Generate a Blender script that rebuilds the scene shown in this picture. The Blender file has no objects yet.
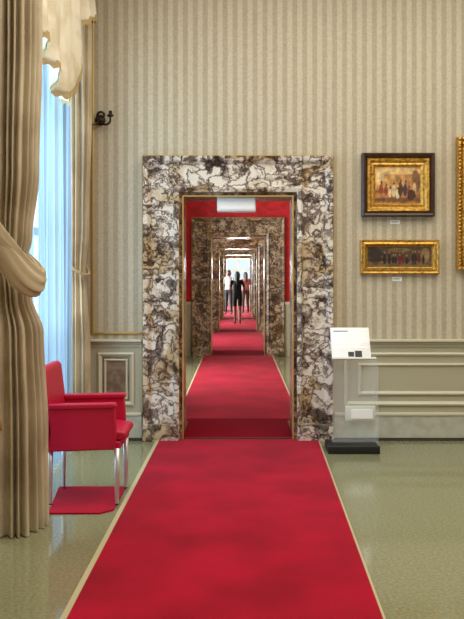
import bpy, bmesh, math, random
from mathutils import Vector, Matrix, noise
random.seed(3)
scene=bpy.context.scene
scene.view_settings.view_transform='Standard'
COL=scene.collection
def S(c): # srgb 0-255 -> linear
    r=[]
    for v in c:
        v=v/255
        r.append(v/12.92 if v<=0.04045 else ((v+0.055)/1.055)**2.4)
    return (r[0],r[1],r[2],1)
# ---------------- materials ----------------
def mat(name,col,rough=0.6,metal=0.0,bump=None,var=None,spec=None,**kw):
    m=bpy.data.materials.new(name); m.use_nodes=True
    nt=m.node_tree; b=nt.nodes['Principled BSDF']
    b.inputs['Base Color'].default_value=S(col); b.inputs['Roughness'].default_value=rough
    b.inputs['Metallic'].default_value=metal
    if spec is not None: b.inputs['Specular IOR Level'].default_value=spec
    for k,v in kw.items(): b.inputs[k.replace('_',' ')].default_value=v
    tc=nt.nodes.new('ShaderNodeTexCoord')
    if var:
        sc,col2,lo,hi=var
        n=nt.nodes.new('ShaderNodeTexNoise'); n.inputs['Scale'].default_value=sc; n.inputs['Detail'].default_value=5
        r=nt.nodes.new('ShaderNodeValToRGB'); r.color_ramp.elements[0].position=lo; r.color_ramp.elements[1].position=hi
        r.color_ramp.elements[0].color=S(col); r.color_ramp.elements[1].color=S(col2)
        nt.links.new(tc.outputs['Object'],n.inputs['Vector']); nt.links.new(n.outputs['Fac'],r.inputs['Fac'])
        nt.links.new(r.outputs['Color'],b.inputs['Base Color'])
    if bump:
        sc,st=bump
        n=nt.nodes.new('ShaderNodeTexNoise'); n.inputs['Scale'].default_value=sc; n.inputs['Detail'].default_value=4
        bp=nt.nodes.new('ShaderNodeBump'); bp.inputs['Strength'].default_value=st; bp.inputs['Distance'].default_value=0.01
        nt.links.new(tc.outputs['Object'],n.inputs['Vector']); nt.links.new(n.outputs['Fac'],bp.inputs['Height'])
        nt.links.new(bp.outputs['Normal'],b.inputs['Normal'])
    return m
def wallpaper(name,axis,c1,c2,c3,period=0.094):
    m=bpy.data.materials.new(name); m.use_nodes=True; nt=m.node_tree; b=nt.nodes['Principled BSDF']
    L=nt.links.new
    tc=nt.nodes.new('ShaderNodeTexCoord'); sp=nt.nodes.new('ShaderNodeSeparateXYZ'); L(tc.outputs['Object'],sp.inputs[0])
    mu=nt.nodes.new('ShaderNodeMath'); mu.operation='MULTIPLY'; mu.inputs[1].default_value=1/period; L(sp.outputs[axis],mu.inputs[0])
    fr=nt.nodes.new('ShaderNodeMath'); fr.operation='FRACT'; L(mu.outputs[0],fr.inputs[0])
    r=nt.nodes.new('ShaderNodeValToRGB'); cr=r.color_ramp
    cr.elements[0].position=0; cr.elements[0].color=S(c1)
    cr.elements[1].position=1; cr.elements[1].color=S(c1)
    for p,c in ((0.40,c1),(0.46,c3),(0.52,c2),(0.92,c2),(0.96,c3)):
        e=cr.elements.new(p); e.color=S(c)
    L(fr.outputs[0],r.inputs['Fac'])
    n=nt.nodes.new('ShaderNodeTexNoise'); n.inputs['Scale'].default_value=60; n.inputs['Detail'].default_value=3
    L(tc.outputs['Object'],n.inputs['Vector'])
    mx=nt.nodes.new('ShaderNodeMix'); mx.data_type='RGBA'; mx.blend_type='OVERLAY'; mx.inputs[0].default_value=0.25
    L(r.outputs['Color'],mx.inputs[6]); L(n.outputs['Fac'],mx.inputs[7]); L(mx.outputs[2],b.inputs['Base Color'])
    b.inputs['Roughness'].default_value=0.65
    return m
def marble(name,scale=5.0,dark=(76,63,60),mid=(142,126,116),light=(222,213,196),cov=(0.40,0.50),ochre=(214,194,160)):
    m=bpy.data.materials.new(name); m.use_nodes=True; nt=m.node_tree; b=nt.nodes['Principled BSDF']; L=nt.links.new
    tc=nt.nodes.new('ShaderNodeTexCoord')
    n=nt.nodes.new('ShaderNodeTexNoise'); n.inputs['Scale'].default_value=scale*0.7; n.inputs['Detail'].default_value=7; n.inputs['Roughness'].default_value=0.6
    L(tc.outputs['Object'],n.inputs['Vector'])
    s=nt.nodes.new('ShaderNodeVectorMath'); s.operation='MULTIPLY_ADD'; s.inputs[1].default_value=(0.6,0.6,0.6)
    L(n.outputs['Color'],s.inputs[0]); L(tc.outputs['Object'],s.inputs[2])
    mp=nt.nodes.new('ShaderNodeMapping'); mp.inputs['Rotation'].default_value=(0.2,0.6,0.3); mp.inputs['Scale'].default_value=(1.0,1.0,1.7); L(s.outputs[0],mp.inputs[0])
    v=nt.nodes.new('ShaderNodeTexVoronoi'); v.feature='DISTANCE_TO_EDGE'; v.inputs['Scale'].default_value=scale*1.3
    L(mp.outputs[0],v.inputs['Vector'])
    r1=nt.nodes.new('ShaderNodeValToRGB'); r1.color_ramp.elements[0].position=0.0; r1.color_ramp.elements[1].position=0.11
    r1.color_ramp.elements[0].color=S(dark); r1.color_ramp.elements[1].color=S(light)
    e=r1.color_ramp.elements.new(0.04); e.color=S(mid)
    L(v.outputs['Distance'],r1.inputs['Fac'])
    n2=nt.nodes.new('ShaderNodeTexNoise'); n2.inputs['Scale'].default_value=scale*1.1; n2.inputs['Detail'].default_value=9; n2.inputs['Roughness'].default_value=0.7
    L(mp.outputs[0],n2.inputs['Vector'])
    r2=nt.nodes.new('ShaderNodeValToRGB'); r2.color_ramp.elements[0].position=cov[0]; r2.color_ramp.elements[1].position=cov[1]
    r2.color_ramp.elements[0].color=S(dark); r2.color_ramp.elements[1].color=(1,1,1,1)
    e=r2.color_ramp.elements.new(cov[0]*0.45+cov[1]*0.55); e.color=S((172,154,142))
    L(n2.outputs['Fac'],r2.inputs['Fac'])
    # ochre tint zones
    n3=nt.nodes.new('ShaderNodeTexNoise'); n3.inputs['Scale'].default_value=scale*0.8; n3.inputs['Detail'].default_value=4
    L(s.outputs[0],n3.inputs['Vector'])
    r3=nt.nodes.new('ShaderNodeValToRGB'); r3.color_ramp.elements[0].position=0.48; r3.color_ramp.elements[1].position=0.62
    r3.color_ramp.elements[0].color=(1,1,1,1); r3.color_ramp.elements[1].color=S(ochre); L(n3.outputs['Fac'],r3.inputs['Fac'])
    mx=nt.nodes.new('ShaderNodeMix'); mx.data_type='RGBA'; mx.blend_type='MULTIPLY'; mx.inputs[0].default_value=0.9
    L(r1.outputs['Color'],mx.inputs[6]); L(r2.outputs['Color'],mx.inputs[7])
    mx2=nt.nodes.new('ShaderNodeMix'); mx2.data_type='RGBA'; mx2.blend_type='MULTIPLY'; mx2.inputs[0].default_value=1
    L(mx.outputs[2],mx2.inputs[6]); L(r3.outputs['Color'],mx2.inputs[7]); L(mx2.outputs[2],b.inputs['Base Color'])
    b.inputs['Roughness'].default_value=0.28
    return m
M_wall=wallpaper('striped_wallpaper','X',(192,181,155),(170,159,133),(182,171,145))
M_wallL=wallpaper('striped_wallpaper_side','Y',(192,181,155),(170,159,133),(182,171,145))
M_plaster=mat('warm_plaster',(205,198,178),0.8)
M_redwall=mat('red_damask',(196,12,26),0.7,var=(8,(160,8,20),0.4,0.6))
M_beige=mat('beige_damask',(150,130,95),0.7,var=(10,(130,112,80),0.4,0.6))
M_marble=marble('breccia_marble',4.4,cov=(0.41,0.505))
M_marble2=marble('breccia_marble_brown',5.5,dark=(74,52,46),mid=(126,100,82),light=(190,170,142),cov=(0.42,0.54),ochre=(214,190,150))
M_panel=mat('wainscot_paint',(174,167,140),0.5)
M_panel_hi=mat('wainscot_mould',(200,193,166),0.45)
M_pbrown=mat('wainscot_brown_marble',(140,118,88),0.4,var=(14,(110,86,62),0.4,0.6))
M_base=mat('baseboard_stone',(186,183,166),0.4,var=(12,(174,170,150),0.4,0.6))
M_dark=mat('shadow_strip_and_nosing',(60,54,44),0.5)  # dark tone for the painted shadow strip and the door nosings
M_gold=mat('gilt_wood',(206,158,72),0.35,0.75,bump=(45,0.7),var=(35,(120,84,30),0.45,0.75))
M_goldline=mat('gilt_line',(196,162,92),0.4,0.4)
M_walnut=mat('walnut_wood',(62,34,20),0.35,var=(20,(44,22,12),0.4,0.6))
M_floor=mat('terrazzo_floor',(143,142,108),0.10,var=(55,(120,119,86),0.35,0.7),spec=0.8)
M_carpet=mat('crimson_carpet',(176,10,42),0.95,bump=(260,0.6),var=(2.0,(146,6,32),0.35,0.65),spec=0.05,Sheen_Weight=0.06)
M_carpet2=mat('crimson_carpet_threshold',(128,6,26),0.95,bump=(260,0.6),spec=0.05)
M_trim=mat('carpet_binding',(180,168,128),0.7)
M_chair=mat('crimson_leather',(186,20,58),0.4,bump=(120,0.15),spec=0.45)
M_metal=mat('satin_metal',(205,205,205),0.3,0.6)
M_curtain=mat('taupe_curtain',(194,179,148),0.75,bump=(160,0.3),var=(3,(172,155,124),0.4,0.6))
M_curtainD=mat('taupe_curtain_sash',(180,162,128),0.7,bump=(160,0.3))
M_cream=mat('cream_swag_silk',(222,212,186),0.6,var=(5,(200,186,154),0.4,0.6))
M_fringe=mat('gold_fringe',(180,154,104),0.8,bump=(220,0.8))
M_bronze=mat('dark_bronze',(58,48,36),0.4,0.7)
M_white=mat('white_card',(240,240,236),0.5)
M_black=mat('black_lacquer',(16,16,16),0.5)
M_print=mat('printed_ink',(50,50,50),0.7)
M_acr=mat('clear_acrylic',(240,245,242),0.05,Alpha=0.14)
M_acrW=mat('frosted_acrylic',(225,228,215),0.3,Alpha=0.8)
M_wframe=mat('window_paint',(225,224,214),0.4)
# sheer
m=bpy.data.materials.new('sheer_voile'); m.use_nodes=True; nt=m.node_tree; nt.nodes.remove(nt.nodes['Principled BSDF'])
out=nt.nodes['Material Output']; L=nt.links.new
tr=nt.nodes.new('ShaderNodeBsdfTransparent'); tl=nt.nodes.new('ShaderNodeBsdfTranslucent'); df=nt.nodes.new('ShaderNodeBsdfDiffuse')
tr.inputs[0].default_value=(0.66,0.84,1.0,1)
tl.inputs[0].default_value=S((104,136,164)); df.inputs[0].default_value=S((200,216,228))
a=nt.nodes.new('ShaderNodeMixShader'); a.inputs[0].default_value=0.35; L(tl.outputs[0],a.inputs[1]); L(df.outputs[0],a.inputs[2])
c=nt.nodes.new('ShaderNodeMixShader'); c.inputs[0].default_value=0.60; L(tr.outputs[0],c.inputs[1]); L(a.outputs[0],c.inputs[2]); L(c.outputs[0],out.inputs[0])
M_sheer=m
# ---------------- helpers ----------------
def empty(name,loc=(0,0,0)):
    o=bpy.data.objects.new(name,None); o.location=loc; o.empty_display_size=0.1; COL.objects.link(o); return o
def mesh(name,vs,fs,m,parent=None,smooth=False,loc=None):
    me=bpy.data.meshes.new(name); me.from_pydata([tuple(v) for v in vs],[],fs); me.update()
    bm=bmesh.new(); bm.from_mesh(me); bmesh.ops.recalc_face_normals(bm,faces=bm.faces); bm.to_mesh(me); bm.free()
    if smooth:
        for p in me.polygons: p.use_smooth=True
    o=bpy.data.objects.new(name,me); COL.objects.link(o)
    if m: me.materials.append(m)
    if parent: o.parent=parent
    if loc: o.location=loc
    return o
def box(name,x0,x1,y0,y1,z0,z1,m,parent=None,bev=0,seg=3,smooth=False):
    vs=[(x,y,z) for x in (x0,x1) for y in (y0,y1) for z in (z0,z1)]
    fs=[(0,1,3,2),(4,6,7,5),(0,4,5,1),(2,3,7,6),(0,2,6,4),(1,5,7,3)]
    o=mesh(name,vs,fs,m,parent,smooth)
    if bev:
        b=o.modifiers.new('bev','BEVEL'); b.width=bev; b.segments=seg; b.limit_method='NONE'
        for p in o.data.polygons: p.use_smooth=True
    return o
def uframe(name,w,H,prof,y,m,parent=None,xc=0,sgn=-1):
    vs=[];n=len(prof)
    for u,v in prof:
        Y=y+sgn*v
        vs+=[(xc-w-u,Y,0),(xc-w-u,Y,H+u),(xc+w+u,Y,H+u),(xc+w+u,Y,0)]
    fs=[]
    for i in range(n-1):
        for k in range(3):
            a=i*4+k; fs.append((a,a+1,a+5,a+4))
    for k in (0,3): fs.append(tuple(i*4+k for i in range(n)))
    return mesh(name,vs,fs,m,parent)
def rframe(name,x0,x1,z0,z1,prof,y,m,parent=None):
    vs=[];n=len(prof)
    for u,v in prof:
        Y=y-v
        vs+=[(x0+u,Y,z0+u),(x1-u,Y,z0+u),(x1-u,Y,z1-u),(x0+u,Y,z1-u)]
    fs=[]
    for i in range(n-1):
        for k in range(4):
            a=i*4+k; b=i*4+(k+1)%4; fs.append((a,b,b+4,a+4))
    return mesh(name,vs,fs,m,parent)
def lathe(name,prof,m,parent=None,loc=(0,0,0),n=20):
    vs=[];fs=[]
    for r,z in prof:
        for k in range(n):
            a=2*math.pi*k/n; vs.append((r*math.cos(a),r*math.sin(a),z))
    for i in range(len(prof)-1):
        for k in range(n):
            fs.append((i*n+k,i*n+(k+1)%n,(i+1)*n+(k+1)%n,(i+1)*n+k))
    fs.append(tuple(range(n))); fs.append(tuple((len(prof)-1)*n+k for k in range(n)))
    return mesh(name,vs,fs,m,parent,True,loc)
def tube(name,pts,r,m,parent=None,res=8):
    cu=bpy.data.curves.new(name,'CURVE'); cu.dimensions='3D'; cu.bevel_depth=1; cu.bevel_resolution=3; cu.resolution_u=res; cu.use_fill_caps=True
    sp=cu.splines.new('BEZIER'); sp.bezier_points.add(len(pts)-1)
    for i,p in enumerate(pts):
        b=sp.bezier_points[i]; b.co=p; b.handle_left_type=b.handle_right_type='AUTO'; b.radius=r[i] if isinstance(r,(list,tuple)) else r
    o=bpy.data.objects.new(name,cu); COL.objects.link(o); cu.materials.append(m)
    if parent: o.parent=parent
    return o
# ---------------- room shell ----------------
D=7.56; W=0.555; H=2.34; CE=4.8
walls=[(7.56,8.10),(15.5,16.5),(22.0,22.9),(28.5,29.4),(35.0,35.9)]
YE=41.5; XL=-1.56; XR=4.2
box('floor',XL-0.4,XR+0.3,-2.5,YE+0.3,-0.2,0,M_floor)
box('ceiling',XL-0.4,XR+0.3,-2.5,YE+0.3,CE,CE+0.2,M_plaster)
box('wall_right',XR,XR+0.3,-2.5,YE+0.3,0,CE,M_plaster)
box('wall_behind',XL-0.3,XR,-2.8,-2.5,0,CE,M_plaster)
for i,(a,b) in enumerate(walls):
    fm=[M_wall,M_redwall,M_beige,M_redwall,M_beige][i]
    e=empty('wall_back' if i==0 else f'wall_enfilade_{i}')
    for nm,x0,x1,z0,z1 in (('left_part',XL,-W,0,CE),('right_part',W,XR,0,CE),('lintel',-W,W,H,CE)):
        box(nm,x0,x1,a,b,z0,z1,fm,e)
# left wall with windows
wins=[(4.75,7.05),(10.8,13.4),(18.0,20.4),(24.4,26.8),(30.9,33.3),(37.4,39.8)]
e=empty('wall_left'); y=-2.5
for k,(a,b) in enumerate(wins):
    box('pier',XL-0.3,XL,y,a,0,CE,M_wallL if k==0 else M_beige,e); box('window_lintel',XL-0.3,XL,a,b,3.9,CE,M_plaster,e)
    y=b
box('pier',XL-0.3,XL,y,YE+0.3,0,CE,M_beige,e)
# end wall with window
e=empty('wall_end')
box('left_part',XL,-0.75,YE,YE+0.3,0,CE,M_plaster,e); box('right_part',0.75,XR,YE,YE+0.3,0,CE,M_plaster,e)
box('lintel',-0.75,0.75,YE,YE+0.3,3.2,CE,M_plaster,e); box('sill',-0.75,0.75,YE,YE+0.3,0,0.6,M_plaster,e)
def window_side(k,a,b):
    e=empty(f'window_{k}'); x0=XL-0.24; x1=XL-0.18; c=(a+b)/2
    for nm,y0,y1 in (('stile_a',a,a+0.08),('stile_b',c-0.06,c+0.06),('stile_c',b-0.08,b)):
        box(nm,x0,x1,y0,y1,0.0,3.9,M_wframe,e)
    for z in (0.0,0.9,1.9,2.9,3.82): box('rail',x0+0.005,x1-0.005,a,b,z,z+0.07,M_wframe,e)
for k,(a,b) in enumerate(wins): window_side(k+1,a,b)
e=empty('window_8')
for x in (-0.75,-0.04,0.67): box('stile',x,x+0.08,YE+0.1,YE+0.16,0.6,3.2,M_wframe,e)
for z in (0.6,1.8,3.12): box('rail',-0.75,0.75,YE+0.105,YE+0.155,z,z+0.08,M_wframe,e)
# ---------------- doorways ----------------
prof=[(0.0,0.0),(0.0,0.045),(0.035,0.06),(0.05,0.045),(0.06,0.03),(0.26,0.03),(0.275,0.05),(0.295,0.07),(0.328,0.08),(0.335,0.08),(0.335,0.0)]
for i,(a,b) in enumerate(walls):
    e=empty(f'door_{i+1}')
    mm=M_marble if i==0 else M_marble2
    uframe('marble_surround',W,H,prof,a,mm,e)
    uframe('gilt_edge',W+0.335,H+0.335,[(0,0),(0,0.03),(0.008,0.035),(0.014,0.02),(0.014,0)],a,M_goldline,e)
    # lining
    t=0.03
    box('jamb_left',-W,-W+t,a,b,0,H-t,M_marble2,e); box('jamb_right',W-t,W,a,b,0,H-t,M_marble2,e); box('head',-W,W,a,b,H-t,H,M_marble2,e)
    uframe('inner_bead',W-t-0.012,H-t-0.012,[(0,0),(0,0.02),(0.012,0.02),(0.012,0)],a,M_goldline,e)
    uframe('rear_surround',W,H,prof,b,M_marble2,e,sgn=1)
    for s in (-1,1):
        xs=sorted((s*(W+0.005),s*(W+0.338))); 
        box('plinth',xs[0],xs[1],a-0.09,a,0.0,0.16,mm,e,0.006,2)
# white exit lamp box over the door
e=empty('exit_lamp_box')
box('housing',-0.20,0.17,D+0.06,D+0.20,H-0.03-0.145,H-0.03,M_white,e,0.012)
box('diffuser',-0.19,0.16,D+0.05,D+0.06,H-0.03-0.125,H-0.05,mat('opal_plastic',(250,250,245),0.3),e)
# ---------------- wainscot back wall ----------------
def wains(nm,x0,x1,panels,y=D):
    e=empty(nm)
    box('dado',x0,x1,y-0.02,y,0,0.92,M_panel,e)
    box('rail_top',x0,x1,y-0.07,y,0.93,0.955,M_panel_hi,e,0.006)
    box('rail_mid',x0,x1,y-0.05,y,0.905,0.93,M_panel,e,0.006)
    box('rail_low',x0,x1,y-0.032,y,0.885,0.905,M_panel_hi,e)
    box('base_cap',x0,x1,y-0.05,y,0.235,0.265,M_panel_hi,e,0.008)
    box('base_block',x0,x1,y-0.04,y,0.03,0.235,M_base,e)
    box('skirting_shadow_strip',x0,x1,y-0.045,y,0,0.03,M_dark,e)  # dark strip painted in as the shadow line where baseboard meets floor
    for (a,b,br) in panels:
        rframe('panel_mould',a,b,0.33,0.83,[(0,0),(0,0.018),(0.015,0.026),(0.03,0.014),(0.04,0.0)],y-0.02,M_panel_hi,e)
        if br:
            box('marbled_field',a+0.045,b-0.045,y-0.025,y-0.02,0.375,0.785,M_pbrown,e)
            rframe('inner_mould',a+0.06,b-0.06,0.39,0.77,[(0,0),(0,0.01),(0.012,0.014),(0.02,0)],y-0.025,M_panel_hi,e)
        else:
            rframe('inner_mould',a+0.13,b-0.13,0.43,0.73,[(0,0),(0,0.016),(0.015,0.022),(0.03,0.008),(0.035,0)],y-0.02,M_panel_hi,e)
wains('trim_wainscot_left',XL,-W-0.35,[(-1.32,-0.98,True)])
wains('trim_wainscot_right',W+0.35,XR,[(1.0,2.95,False),(3.1,4.0,False)])
# far room wainscots (grey dado)
for i,(a,b) in enumerate(walls[1:]):
    e=empty(f'trim_{i+3}')
    for x0,x1 in ((XL,-W-0.35),(W+0.35,XR)):
        box('dado',x0,x1,a-0.03,a,0,1.0,M_panel,e); box('rail',x0,x1,a-0.06,a,1.0,1.05,M_panel_hi,e)
# gilt fillet round wallpaper
e=empty('trim_1')
box('gilt_fillet_vertical',-1.385,-1.36,D-0.018,D,1.0,CE-0.3,M_goldline,e,0.004,2)
box('gilt_fillet_horizontal',-1.36,-0.91,D-0.018,D,1.0,1.024,M_goldline,e,0.004,2)
box('gilt_fillet_top',-1.36,XR-0.1,D-0.018,D,CE-0.325,CE-0.3,M_goldline,e,0.004,2)
# ---------------- carpets ----------------
def slab(name,pts,z0,z1,m,parent=None):
    n=len(pts); vs=[(x,y,z0) for x,y in pts]+[(x,y,z1) for x,y in pts]
    fs=[tuple(range(n))[::-1],tuple(range(n,2*n))]+[(i,(i+1)%n,(i+1)%n+n,i+n) for i in range(n)]
    return mesh(name,vs,fs,m,parent)
e=empty('red_carpet_runner')
L0,L1,R0,R1=-0.795,-0.737,0.575,0.752
slab('pile',[(L0,0.6),(R0,0.6),(R1,D),(L1,D)],0,0.012,M_carpet,e)
slab('binding_left',[(L0-0.03,0.6),(L0,0.6),(L1,D),(L1-0.03,D)],0,0.013,M_trim,e)
slab('binding_right',[(R0,0.6),(R0+0.012,0.6),(R1+0.012,D),(R1,D)],0,0.013,M_trim,e)
rooms=[(8.6,15.5),(16.5,22.0),(22.9,28.5),(29.4,35.0),(35.9,41.4)]
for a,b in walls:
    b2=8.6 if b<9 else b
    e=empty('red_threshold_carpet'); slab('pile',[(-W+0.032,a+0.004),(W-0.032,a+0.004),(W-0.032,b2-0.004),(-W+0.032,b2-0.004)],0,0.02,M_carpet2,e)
    slab('brass_nosing',[(-W+0.032,a-0.01),(W-0.032,a-0.01),(W-0.032,a+0.004),(-W+0.032,a+0.004)],0,0.022,M_dark,e)
for a,b in rooms:
    a+=0.0; b-=0.02
    e=empty('red_carpet_runner'); slab('pile',[(-0.66,a),(0.66,a),(0.66,b),(-0.66,b)],0,0.012,M_carpet,e)
    for s in (-1,1):
        xs=sorted((s*0.66,s*0.68)); slab('binding',[(xs[0],a),(xs[1],a),(xs[1],b),(xs[0],b)],0,0.013,M_trim,e)
slab('chair_mat_carpet',[(-1.235,5.20),(-0.90,5.20),(-0.82,5.28),(-0.82,5.86),(-1.31,5.86)],0,0.010,M_carpet)
# ---------------- armchair ----------------
ch=empty('red_armchair',(-1.04,5.60,0)); 
def prism(name,poly,y0,y1,m,parent,bev=0.02,skew=0,seg=4):
    n=len(poly); vs=[(x,y0,z) for x,z in poly]+[(x,y1,z) for x,z in poly]
    fs=[tuple(range(n)),tuple(range(n,2*n))[::-1]]+[(i,i+n,(i+1)%n+n,(i+1)%n) for i in range(n)]
    o=mesh(name,vs,fs,m,parent,True)
    b=o.modifiers.new('b','BEVEL'); b.width=bev; b.segments=seg; b.limit_method='ANGLE'; b.angle_limit=0.5
    w=o.modifiers.new('w','WEIGHTED_NORMAL')
    return o
prism('seat_frame',[(-0.24,0.37),(0.25,0.385),(0.25,0.435),(-0.24,0.43)],-0.215,0.215,M_chair,ch,0.012)
prism('seat_cushion',[(-0.21,0.43),(0.25,0.435),(0.285,0.455),(0.28,0.50),(0.15,0.515),(-0.2,0.49)],-0.2,0.2,M_chair,ch,0.03)
prism('backrest',[(-0.245,0.37),(-0.215,0.37),(-0.2,0.5),(-0.25,0.915),(-0.275,0.935),(-0.315,0.93),(-0.325,0.90),(-0.27,0.6)],-0.25,0.25,M_chair,ch,0.012)
for nm,s in (('arm_near',-1),('arm_far',1)):
    ys=sorted((s*0.205,s*0.25))
    prism(nm,[(-0.235,0.37),(0.215,0.385),(0.225,0.50),(0.215,0.665),(0.18,0.685),(-0.24,0.67)],ys[0],ys[1],M_chair,ch,0.014)
    prism(nm+'_top',[(-0.245,0.655),(0.215,0.665),(0.23,0.68),(0.215,0.70),(-0.25,0.69)],ys[0]-0.012,ys[1]+0.012,M_chair,ch,0.012)
for i,(x,y) in enumerate([(-0.225,-0.21),(0.225,-0.21),(-0.225,0.21),(0.225,0.21)]):
    lg=lathe(f'leg_{i+1}',[(0.011,0.0105),(0.013,0.02),(0.017,0.2),(0.021,0.39)],M_metal,ch,(x,y,0),16)
    lathe(f'foot_cap_{i+1}',[(0.012,0.010),(0.014,0.014),(0.012,0.022)],M_black,ch,(x,y,0),12)
# ---------------- curtains ----------------
def lobed(name,cx,cy,keys,m,parent,n=220,nz=90,lob=17,amp=0.22,seed=0,zmin=0.0):
    vs=[];fs=[]
    keys=sorted(keys)
    def ev(z):
        for i in range(len(keys)-1):
            if keys[i][0]<=z<=keys[i+1][0]:
                t=(z-keys[i][0])/(keys[i+1][0]-keys[i][0]); t=t*t*(3-2*t)
                return [keys[i][j]*(1-t)+keys[i+1][j]*t for j in range(1,4)]
        return list(keys[-1][1:])
    z0,z1=keys[0][0],keys[-1][0]
    for j in range(nz+1):
        z=z0+(z1-z0)*j/nz; ox,rx,ry=ev(z)
        for k in range(n):
            a=2*math.pi*k/n
            f=noise.noise(Vector((math.cos(a)*2+seed,math.sin(a)*2,z*0.25)))
            g=math.sin(lob*a+3*f+0.6*math.sin(z*0.9+seed))
            q=1-amp+amp*(abs(g)**0.8*(1 if g>0 else -1))+0.10*f
            vs.append((cx+ox+rx*q*math.cos(a),cy+ry*q*math.sin(a),z))
    for j in range(nz):
        for k in range(n):
            fs.append((j*n+k,j*n+(k+1)%n,(j+1)*n+(k+1)%n,(j+1)*n+k))
    return mesh(name,vs,fs,m,parent,True)
e=empty('taupe_curtain')
lobed('drape',-1.38,4.96,[(0.005,0.0,0.20,0.27),(0.6,0.0,0.19,0.25),(1.2,-0.01,0.17,0.22),(1.42,-0.04,0.13,0.17),(1.62,-0.06,0.11,0.15),(1.78,-0.04,0.13,0.18),(2.2,-0.015,0.145,0.24),(3.0,0.0,0.15,0.26),(4.45,0,0.15,0.27)],M_curtain,e,lob=21,amp=0.15)
def sash(name,pts,wd,th,m,parent):
    vs=[];fs=[];n=len(pts);K=48
    for i,p in enumerate(pts):
        t=i/(n-1); w=wd[i]
        for k in range(K):
            a=2*math.pi*k/K
            rr=1+0.12*math.sin(9*a+t*3)
            vs.append((p[0]+th[i]*math.cos(a)*rr,p[1]+0.3*th[i]*math.sin(2*a),p[2]+w*math.sin(a)*rr))
    for i in range(n-1):
        for k in range(K):
            fs.append((i*K+k,i*K+(k+1)%K,(i+1)*K+(k+1)%K,(i+1)*K+k))
    fs.append(tuple(range(K))); fs.append(tuple((n-1)*K+k for k in range(K)))
    o=mesh(name,vs,fs,m,parent,True); s=o.modifiers.new('s','SUBSURF'); s.levels=1; s.render_levels=1
    return o
sash('tieback_sash',[(-1.50,4.70,1.92),(-1.44,4.68,1.80),(-1.36,4.68,1.67),(-1.27,4.70,1.56),(-1.20,4.76,1.51),(-1.19,4.86,1.52),(-1.23,4.95,1.58),(-1.33,5.05,1.66),(-1.48,5.12,1.75)],
     [0.06,0.10,0.13,0.12,0.09,0.065,0.05,0.04,0.03],[0.03,0.045,0.05,0.045,0.04,0.035,0.03,0.03,0.02],M_curtainD,e)
tube('tassel_cord',[(-1.42,4.63,1.80),(-1.385,4.60,1.5),(-1.39,4.60,1.1),(-1.385,4.60,0.82)],0.006,M_fringe,e)
lathe('tassel_head',[(0.006,0.16),(0.02,0.15),(0.024,0.13),(0.014,0.11),(0.022,0.09),(0.028,0.0),(0.024,0.0)],M_fringe,e,(-1.385,4.60,0.66),16)
h=empty('gilt_curtain_holdback')
tube('scroll',[(XL,4.62,1.70),(-1.50,4.60,1.72),(-1.41,4.55,1.76),(-1.40,4.54,1.88),(-1.44,4.55,1.90),(-1.46,4.55,1.85)],[0.02,0.018,0.016,0.02,0.016,0.012],M_gold,h)
lathe('rosette',[(0.0,0.0),(0.05,0.01),(0.06,0.02),(0.045,0.035),(0.02,0.05)],M_gold,h,(-1.42,4.55,1.80),18)
e=empty('taupe_curtain')
lobed('drape',-1.44,7.24,[(0.005,0.0,0.105,0.17),(0.9,0.0,0.10,0.15),(1.35,-0.01,0.085,0.10),(1.6,-0.015,0.075,0.09),(2.0,0.0,0.09,0.14),(3.0,0.01,0.105,0.17),(4.45,0.01,0.11,0.18)],M_curtain,e,n=140,lob=11,seed=4,amp=0.18)
tube('tieback_cord',[(-1.55,7.2,1.72),(-1.44,7.09,1.60),(-1.355,7.15,1.56),(-1.36,7.28,1.6),(-1.45,7.36,1.7)],0.012,M_fringe,e)
# sheer
vs=[];fs=[];ny=260;nz=12
for j in range(nz+1):
    z=0.01+4.25*j/nz
    for k in range(ny+1):
        y=5.24+1.82*k/ny
        vs.append((-1.485+0.024*math.sin(y*46+0.8*math.sin(y*7))*(1-0.3*j/nz)+0.012*math.sin(y*19+z*0.6),y,z))
for j in range(nz):
    for k in range(ny):
        a=j*(ny+1)+k; fs.append((a,a+1,a+ny+2,a+ny+1))
mesh('sheer_curtain',vs,fs,M_sheer,None,True)
# pelmet and swag
e=empty('curtain_valance')
box('pelmet_board',XL,-1.2,4.5,7.5,4.46,4.66,M_gold,e,0.02)
def jabot(nm,y0,y1,edge,xb,ztop,plw,seed):
    vs=[];fs=[];ny=120;nz=40
    def be(y):
        for i in range(len(edge)-1):
            if edge[i][0]<=y<=edge[i+1][0]:
                t=(y-edge[i][0])/(edge[i+1][0]-edge[i][0]); return edge[i][1]*(1-t)+edge[i+1][1]*t
        return edge[-1][1]
    for j in range(nz+1):
        t=j/nz
        for k in range(ny+1):
            y=y0+(y1-y0)*k/ny; zb=be(y); z=zb+(ztop-zb)*(1-t)
            sag=0.045*math.sin(y*plw+seed)+0.015*math.sin(y*plw*2.1+z*3)
            sag*=0.5+0.8*t
            vs.append((xb+sag,y,z))
    for j in range(nz):
        for k in range(ny):
            a=j*(ny+1)+k; fs.append((a,a+1,a+ny+2,a+ny+1))
    o=mesh(nm,vs,fs,M_cream,e,True); s=o.modifiers.new('s','SOLIDIFY'); s.thickness=0.006
    fv=[];ff=[]
    for k in range(ny+1):
        v=vs[nz*(ny+1)+k]; fv+=[(v[0]+0.008,v[1],v[2]+0.03),(v[0]+0.012,v[1],v[2]-0.035-0.012*math.sin(k*1.9))]
    for k in range(ny): ff.append((2*k,2*k+1,2*k+3,2*k+2))
    mesh(nm+'_fringe',fv,ff,M_fringe,e,True)
jabot('jabot',5.25,6.95,[(5.25,3.34),(5.55,3.24),(5.95,3.12),(6.2,3.0),(6.45,2.95),(6.62,3.05),(6.75,3.22),(6.86,3.5),(6.95,3.9)],-1.39,4.46,17,0)
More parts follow.
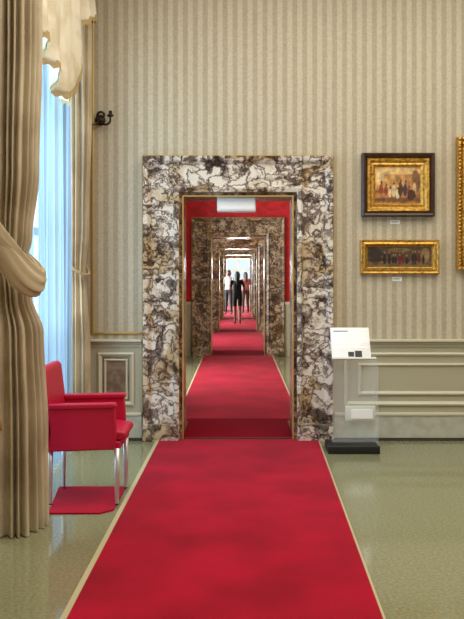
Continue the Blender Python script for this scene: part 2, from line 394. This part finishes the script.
jabot('tail',6.8,7.42,[(6.8,3.70),(7.1,3.86),(7.42,3.92)],-1.36,4.46,20,1)
# ---------------- sconce ----------------
e=empty('bronze_wall_sconce')
lathe('backplate',[(0.0,0.0),(0.05,0.005),(0.05,0.015),(0.02,0.03)],M_bronze,e,(0,0,0),18).matrix_local=Matrix.Translation((-1.30,D,3.02))@Matrix.Rotation(math.radians(90),4,'X')
for s in (-1,1):
    tube('arm',[(-1.30,D-0.02,3.02),(-1.30+s*0.04,D-0.07,2.97),(-1.30+s*0.10,D-0.10,2.98),(-1.30+s*0.11,D-0.10,3.04)],0.010,M_bronze,e)
    lathe('candle_cup',[(0.008,0.0),(0.03,0.01),(0.032,0.02),(0.018,0.03),(0.016,0.06)],M_bronze,e,(-1.30+s*0.11,D-0.10,3.03),14)
tube('crest',[(-1.33,D-0.02,3.0),(-1.30,D-0.04,3.09),(-1.26,D-0.03,3.07),(-1.28,D-0.03,3.04)],0.012,M_bronze,e)
# ---------------- paintings ----------------
def canvas(nm,x0,x1,z0,z1,y,bg,blobs,parent,seed=0,nx=110,nz=70):
    me=bpy.data.meshes.new(nm); vs=[];fs=[];cols=[]
    for j in range(nz+1):
        for i in range(nx+1):
            u=i/nx; v=j/nz; vs.append((x0+(x1-x0)*u,y,z0+(z1-z0)*v))
            c=list(bg(u,v)); nn=noise.fractal(Vector((u*9+seed,v*7,seed)),1.0,2.0,4)
            c=[q*(1+0.30*nn) for q in c]
            for (bu,bv,ru,rv,bc) in blobs:
                d=((u-bu)/ru)**2+((v-bv)/rv)**2+0.35*nn
                if d<1: 
                    k=min(1,(1-d)*3); c=[c[q]*(1-k)+bc[q]*(1+0.25*nn)*k for q in range(3)]
            cols.append(S([max(0,min(255,q)) for q in c]))
    for j in range(nz):
        for i in range(nx):
            a=j*(nx+1)+i; fs.append((a,a+1,a+nx+2,a+nx+1))
    me.from_pydata(vs,[],fs); at=me.color_attributes.new('Paint','FLOAT_COLOR','POINT')
    for i,c in enumerate(cols): at.data[i].color=c
    m=bpy.data.materials.new(nm+'_oil'); m.use_nodes=True; nt=m.node_tree; b=nt.nodes['Principled BSDF']; b.inputs['Roughness'].default_value=0.45
    a=nt.nodes.new('ShaderNodeAttribute'); a.attribute_name='Paint'; nt.links.new(a.outputs['Color'],b.inputs['Base Color'])
    me.materials.append(m); o=bpy.data.objects.new(nm,me); COL.objects.link(o); o.parent=parent
def px(x): return (x-238)/105.8
def pz(y): return (440-y)/105.8
e=empty('framed_painting')
x0,x1,z0,z1=px(361),px(433),pz(217),pz(154)
box('backing',x0+0.01,x1-0.01,D-0.03,D,z0+0.01,z1-0.01,M_walnut,e)
rframe('walnut_frame',x0,x1,z0,z1,[(0,0),(0,0.07),(0.012,0.08),(0.03,0.075),(0.042,0.055),(0.042,0.03)],D,M_walnut,e)
rframe('gilt_frame',x0+0.042,x1-0.042,z0+0.042,z1-0.042,[(0,0.05),(0.01,0.068),(0.03,0.066),(0.05,0.05),(0.065,0.054),(0.085,0.036),(0.085,0.028)],D,M_gold,e)
rnd=random.Random(11)
bl=[(0.5,0.88,0.7,0.10,(206,170,110)),(0.90,0.62,0.10,0.34,(120,84,46)),(0.10,0.70,0.10,0.22,(210,180,124)),(0.5,0.10,0.6,0.07,(110,70,36))]
for i in range(9):
    u=0.14+0.088*i+rnd.uniform(-0.02,0.02); hh=rnd.uniform(0.12,0.22); b0=0.12+rnd.uniform(0,0.10)
    bl.append((u,b0+hh,rnd.uniform(0.035,0.06),hh,rnd.choice([(224,204,166),(196,160,112),(74,44,26),(60,54,56),(150,60,34),(214,188,142)])))
    bl.append((u+0.01,b0+2*hh+0.02,0.022,0.045,(96,58,36)))
bl.append((0.80,0.22,0.10,0.16,(70,38,22)))
canvas('canvas',x0+0.125,x1-0.125,z0+0.125,z1-0.125,D-0.034,lambda u,v:(190-30*u,146-34*u,80-18*u) if v>0.35 else (156,106,54),bl,e,1)
e=empty('framed_painting')
x0,x1,z0,z1=px(360),px(438),pz(274),pz(240)
box('backing',x0+0.01,x1-0.01,D-0.02,D,z0+0.01,z1-0.01,M_walnut,e)
rframe('gilt_frame',x0,x1,z0,z1,[(0,0),(0,0.045),(0.01,0.058),(0.022,0.05),(0.04,0.056),(0.055,0.035),(0.06,0.025),(0.068,0.022)],D,M_gold,e)
figs=[]
random.seed(5)
for i in range(11):
    u=0.26+0.062*i+random.uniform(-0.025,0.025); hh=random.uniform(0.2,0.3); figs.append((u,0.12+hh,random.uniform(0.02,0.035),hh,random.choice([(26,20,18),(36,28,24),(24,20,22),(96,26,22)])))
    figs.append((u,0.17+2*hh,0.011,0.06,(150,112,84)))
canvas('canvas',x0+0.066,x1-0.066,z0+0.066,z1-0.066,D-0.024,lambda u,v:(78,58,36) if v>0.3 else (104,80,50),
 [(0.12,0.6,0.12,0.5,(50,38,28)),(0.5,0.85,0.2,0.12,(112,90,60)),(0.9,0.6,0.08,0.4,(130,104,70))]+figs,e,5,160,50)
e=empty('framed_painting')
x0,x1,z0,z1=px(455.5),px(455.5)+1.1,pz(270),pz(138)
box('backing',x0+0.02,x1-0.02,D-0.03,D,z0+0.02,z1-0.02,M_walnut,e)
rframe('gilt_frame',x0,x1,z0,z1,[(0,0),(0,0.06),(0.015,0.085),(0.035,0.07),(0.05,0.09),(0.08,0.1),(0.1,0.07),(0.12,0.06),(0.14,0.035)],D,M_gold,e)
bm=bmesh.new()
def bead(x,z,r): bmesh.ops.create_icosphere(bm,subdivisions=1,radius=r,matrix=Matrix.Translation((x,D-0.085,z)))
k=int((z1-z0)/0.035)
for i in range(k+1):
    z=z0+0.02+(z1-z0-0.04)*i/k; bead(x0+0.018,z,0.016); bead(x0+0.065,z,0.02); bead(x1-0.018,z,0.016); bead(x1-0.065,z,0.02)
k=int((x1-x0)/0.035)
for i in range(k+1):
    x=x0+0.02+(x1-x0-0.04)*i/k
    for z in (z0+0.018,z0+0.065,z1-0.018,z1-0.065): bead(x,z,0.017)
me=bpy.data.meshes.new('carving'); bm.to_mesh(me); bm.free(); me.materials.append(M_gold); o=bpy.data.objects.new('carving',me); COL.objects.link(o); o.parent=e
canvas('canvas',x0+0.135,x1-0.135,z0+0.135,z1-0.135,D-0.036,lambda u,v:(90+40*v,80+40*v,70+40*v),[(0.5,0.45,0.25,0.4,(50,36,30)),(0.5,0.75,0.1,0.1,(190,150,120))],e,9,50,50)
for (cx,cy) in ((395,222),(397,279)):
    e=empty('picture_label'); box('card',px(cx)-0.045,px(cx)+0.045,D-0.006,D,pz(cy)-0.02,pz(cy)+0.02,M_white,e)
    box('text_line',px(cx)-0.035,px(cx)+0.03,D-0.0065,D-0.006,pz(cy)+0.004,pz(cy)+0.008,M_print,e); box('text_line',px(cx)-0.035,px(cx)+0.02,D-0.0065,D-0.006,pz(cy)-0.008,pz(cy)-0.005,M_print,e)
# ---------------- info lectern ----------------
e=empty('museum_info_lectern')
box('base',0.785,1.235,6.95,7.25,0.0,0.07,M_black,e,0.006,2)
box('acrylic_sheet',0.84,1.225,7.12,7.132,0.07,0.86,M_acr,e)
box('acrylic_side',1.213,1.225,6.98,7.12,0.07,0.80,M_acr,e)
box('leaflet_holder',0.95,1.215,7.07,7.11,0.27,0.40,M_acrW,e,0.004)
box('holder_card',1.0,1.19,7.062,7.07,0.29,0.37,M_white,e)
pn=empty('tilted_panel'); pn.parent=e
pn.matrix_local=Matrix.Translation((1.0,7.10,0.955))@Matrix.Rotation(math.radians(-30),4,'X')
box('panel',-0.175,0.17,-0.008,0.0,-0.15,0.15,M_white,pn,0.003,2)
box('panel_rest',-0.175,0.21,-0.03,0.0,-0.165,-0.15,M_acrW,pn)
for i in range(9):
    z=0.11-0.02*i; 
    box('text_line',-0.15,-0.02-0.02*(i%3),-0.0105,-0.008,z,z+0.006,M_print if i==0 else M_metal,pn); box('text_line',0.01,0.14-0.02*(i%4),-0.0105,-0.008,z,z+0.006,M_metal,pn)
box('code_square',0.03,0.09,-0.0115,-0.008,-0.14,-0.08,M_black,pn); box('code_bar',-0.03,0.02,-0.0115,-0.008,-0.135,-0.09,M_black,pn)
# ---------------- people ----------------
def person(name,loc,rotz,h,top,bottom,skin,hair,shoe,arms,legs,longhair,bottom_kind='shorts'):
    root=empty(name,loc); root.rotation_euler=(0,0,rotz); root.scale=(h/1.62,)*3
    J={'pel':((0,0,.93),(.165,.115)),'sp':((0,0,1.08),(.135,.10)),'ch':((0,0.0,1.25),(.155,.105)),'nb':((0,-.005,1.375),(.075,.06)),'nk':((0,.005,1.425),(.047,.047)),'hd':((0,.015,1.50),(.06,.065))}
    E=[('pel','sp'),('sp','ch'),('ch','nb'),('nb','nk'),('nk','hd')]
    for s,t in ((-1,'L'),(1,'R')):
        el,wr=arms[t]; kn,an=legs[t]
        J['sh'+t]=((s*.155,0,1.345),(.055,.055)); J['el'+t]=(el,(.038,.038)); J['wr'+t]=(wr,(.025,.025))
        d=(Vector(wr)-Vector(el)).normalized(); J['pa'+t]=(tuple(Vector(wr)+d*0.06),(.034,.018))
        J['hp'+t]=((s*.085,0,.84),(.094,.095)); J['kn'+t]=(kn,(.054,.056)); 
        mid=(Vector(kn)*0.65+Vector(an)*0.35)+Vector((0,-.012,0)); J['cf'+t]=(tuple(mid),(.05,.053))
        J['an'+t]=(an,(.033,.035)); J['to'+t]=((an[0]+s*.015,an[1]+.12,an[2]-.045),(.034,.022))
        E+=[('ch','sh'+t),('sh'+t,'el'+t),('el'+t,'wr'+t),('wr'+t,'pa'+t),('pel','hp'+t),('hp'+t,'kn'+t),('kn'+t,'cf'+t),('cf'+t,'an'+t),('an'+t,'to'+t)]
    names=list(J); idx={n:i for i,n in enumerate(names)}
    me=bpy.data.meshes.new(name+'_body'); me.from_pydata([J[n][0] for n in names],[(idx[a],idx[b]) for a,b in E],[]); 
    ob=bpy.data.objects.new('tmp',me); COL.objects.link(ob)
    sk=ob.modifiers.new('sk','SKIN'); sk.use_smooth_shade=True; sk.branch_smoothing=0.4
    for i,n in enumerate(names): me.skin_vertices[0].data[i].radius=J[n][1]; me.skin_vertices[0].data[i].use_root=(n=='pel')
    sb=ob.modifiers.new('s','SUBSURF'); sb.levels=2; sb.render_levels=2
    dg=bpy.context.evaluated_depsgraph_get(); m2=bpy.data.meshes.new_from_object(ob.evaluated_get(dg)); bpy.data.objects.remove(ob)
    ms=[mat(name+'_skin',skin,0.5),mat(name+'_top',top,0.8),mat(name+'_bottom',bottom,0.8),mat(name+'_shoe',shoe,0.6)]
    m2.materials.clear(); 
    for q in ms: m2.materials.append(q)
    def dist(p,a,b):
        a=Vector(a);b=Vector(b);ab=b-a;t=max(0,min(1,(p-a).dot(ab)/ab.dot(ab))); return (p-a-ab*t).length,t
    for f in m2.polygons:
        c=f.center; best=min(((dist(c,J[a][0],J[b][0])[0]-J[a][1][0]*0.5,dist(c,J[a][0],J[b][0])[1],a,b) for a,b in E))
        _,t,a,b=best; k=0
        if a in('pel','sp','ch') or b in ('ch','nb'): k=1
        if b=='nk' or b=='hd': k=0
        if a.startswith('sh') and t<0.75: k=1
        if (a=='pel' or a.startswith('hp')) and c.z<0.93: k=2
        if a.startswith('hp') and c.z<(0.58 if bottom_kind=='shorts' else 0): k=0
        if bottom_kind=='long' and (a.startswith('kn') or a.startswith('cf')): k=2
        if c.z<0.07 : k=3
        f.material_index=k; f.use_smooth=True
    o=bpy.data.objects.new('body',m2); COL.objects.link(o); o.parent=root
    for s,t in ((-1,'L'),(1,'R')):
        p=Vector(J['pa'+t][0]); d=(p-Vector(J['wr'+t][0])).normalized(); side=Vector((0,1,0)) if abs(d.y)<0.7 else Vector((1,0,0))
        side=(side-d*side.dot(d)).normalized(); nrm=d.cross(side)*(s)
        for fi in range(4):
            o1=p+side*(0.024-0.016*fi)+d*0.01; ln=(0.065,0.075,0.07,0.055)[fi]
            tube(f'finger_{fi+1}_{t}',[o1,o1+d*ln*0.5,o1+d*ln*0.9+nrm*0.02],[0.0085,0.008,0.0065],ms[0],root,4)
        tube(f'thumb_{t}',[p-d*0.03+side*0.022,p+side*0.045,p+d*0.03+side*0.048+nrm*0.008],[0.011,0.010,0.008],ms[0],root,4)
    bm=bmesh.new(); bmesh.ops.create_uvsphere(bm,u_segments=28,v_segments=20,radius=1)
    for v in bm.verts:
        x,y,z=v.co; w=0.076*(1-0.22*max(0,-z)); yy=0.096*y; 
        if y>0 and z<0: yy*=1-0.12*(-z)
        nb=max(0,1-((x/0.22)**2+((z+0.1)/0.28)**2)) if y>0.3 else 0
        v.co=(x*w,yy+0.022*nb,z*0.112)
    for s in (-1,1):
        bmesh.ops.create_icosphere(bm,subdivisions=2,radius=0.018,matrix=Matrix.Translation((s*0.076,0.0,-0.01))@Matrix.Diagonal((0.4,0.8,1.5,1)))
    mh=bpy.data.meshes.new('head'); bm.to_mesh(mh); bm.free(); mh.materials.append(ms[0])
    for f in mh.polygons: f.use_smooth=True
    o=bpy.data.objects.new('head',mh); COL.objects.link(o); o.parent=root; o.location=(0,.02,1.515)
    em=mat(name+'_eye',(30,22,18),0.3); lm=mat(name+'_lips',(170,80,75),0.5)
    for s in (-1,1):
        bm=bmesh.new(); bmesh.ops.create_uvsphere(bm,u_segments=10,v_segments=8,radius=0.011); me_=bpy.data.meshes.new('eye'); bm.to_mesh(me_); bm.free(); me_.materials.append(em)
        q=bpy.data.objects.new('eye',me_); COL.objects.link(q); q.parent=root; q.location=(s*0.03,.02+0.083,1.517)
    tube('mouth',[(-0.022,0.103,1.462),(0,0.108,1.459),(0.022,0.103,1.462)],0.005,lm,root,4)
    hm=mat(name+'_hair',hair,0.55,bump=(90,0.5))
    bm=bmesh.new(); bmesh.ops.create_uvsphere(bm,u_segments=28,v_segments=20,radius=1)
    dl=[]
    for v in bm.verts:
        x,y,z=v.co
        if (y>0.35 and z<0.45) : dl.append(v)
        elif z<-0.75: dl.append(v)
        v.co=(x*0.086,y*0.105-0.004,z*0.122+0.004)
        if longhair and z<0 and y<0.3: v.co.z-=0.10*(-z); 
    bmesh.ops.delete(bm,geom=dl,context='VERTS')
    mh=bpy.data.meshes.new('hair'); bm.to_mesh(mh); bm.free(); mh.materials.append(hm)
    for f in mh.polygons: f.use_smooth=True
    o=bpy.data.objects.new('hair',mh); COL.objects.link(o); o.parent=root; o.location=(0,.018,1.518)
    so=o.modifiers.new('s','SOLIDIFY'); so.thickness=0.008
    if longhair: tube('hair_fall',[(0,-0.06,1.56),(0,-0.10,1.45),(0,-0.11,1.33),(0,-0.10,1.22)],[0.05,0.065,0.055,0.02],hm,root)
    return root
hang={'L':((-.215,-.03,1.10),(-.225,.05,.88)),'R':((.215,-.03,1.10),(.225,.05,.88))}
lift={'L':((-.22,.06,1.13),(-.10,.24,1.24)),'R':((.22,.06,1.13),(.10,.24,1.24))}
stand={'L':((-.09,.02,.48),(-.10,0,.085)),'R':((.09,.02,.48),(.11,.01,.085))}
walk={'L':((-.075,.05,.48),(-.07,.07,.085)),'R':((.075,.01,.48),(.075,-.10,.10))}
person('woman_in_black',(-0.02,25.2,0.014),0.0,1.66,(9,9,11),(10,10,13),(140,96,76),(20,14,11),(30,28,28),{'L':((-.225,.02,1.10),(-.14,.16,1.02)),'R':((.215,-.02,1.09),(.20,.10,.89))},walk,True)
person('man_in_white_shirt',(-0.36,31.6,0.014),math.pi*0.9,1.74,(226,224,218),(60,62,72),(150,106,84),(40,30,24),(40,36,34),hang,stand,False,'long')
person('visitor_in_pink_top',(0.31,32.6,0.014),math.pi*0.08,1.68,(190,110,104),(70,44,48),(160,112,90),(50,32,22),(60,50,44),lift,stand,True,'long')
# ---------------- lights ----------------
def area(name,loc,rot,sx,sy,power,col):
    l=bpy.data.lights.new(name,'AREA'); l.shape='RECTANGLE'; l.size=sx; l.size_y=sy; l.energy=power; l.color=col
    o=bpy.data.objects.new(name,l); o.location=loc; o.rotation_euler=rot; COL.objects.link(o); return o
for k,(a,b) in enumerate(wins):
    area(f'daylight_window_{k+1}',(XL-1.0,(a+b)/2,2.3),(0,math.radians(-90),0),3.6,b-a,(280,460,460,460,600,600)[k],(0.92,0.97,1.0))
area('daylight_window_8',(0,YE+1.2,2.0),(math.radians(-90),0,0),1.6,2.4,600,(0.97,0.98,1.0))
area('ceiling_fill',(1.3,4.0,CE-0.05),(0,0,0),4.6,5.0,265,(1.0,0.95,0.88))  # added out-of-view overhead fill for the near room, no fixture
for a,b in rooms: area('ceiling_fill_enfilade',(1.0,(a+b)/2,CE-0.05),(0,0,0),2.0,2.0,30,(1.0,0.9,0.75))  # unseen overhead fill in each far room, no fixture modelled
w=bpy.data.worlds.new('sky'); scene.world=w; w.use_nodes=True
bg=w.node_tree.nodes['Background']; bg.inputs[0].default_value=(0.76,0.89,1.0,1); bg.inputs[1].default_value=1.1
# ---------------- camera ----------------
cd=bpy.data.cameras.new('camera'); cam=bpy.data.objects.new('camera',cd); COL.objects.link(cam)
cam.location=(0,0,1.55); cam.rotation_euler=(math.radians(90),0,0)
cd.sensor_width=36; cd.lens=800/619*36; cd.shift_x=-6/619; cd.shift_y=-33.5/619; cd.clip_end=200
scene.camera=cam
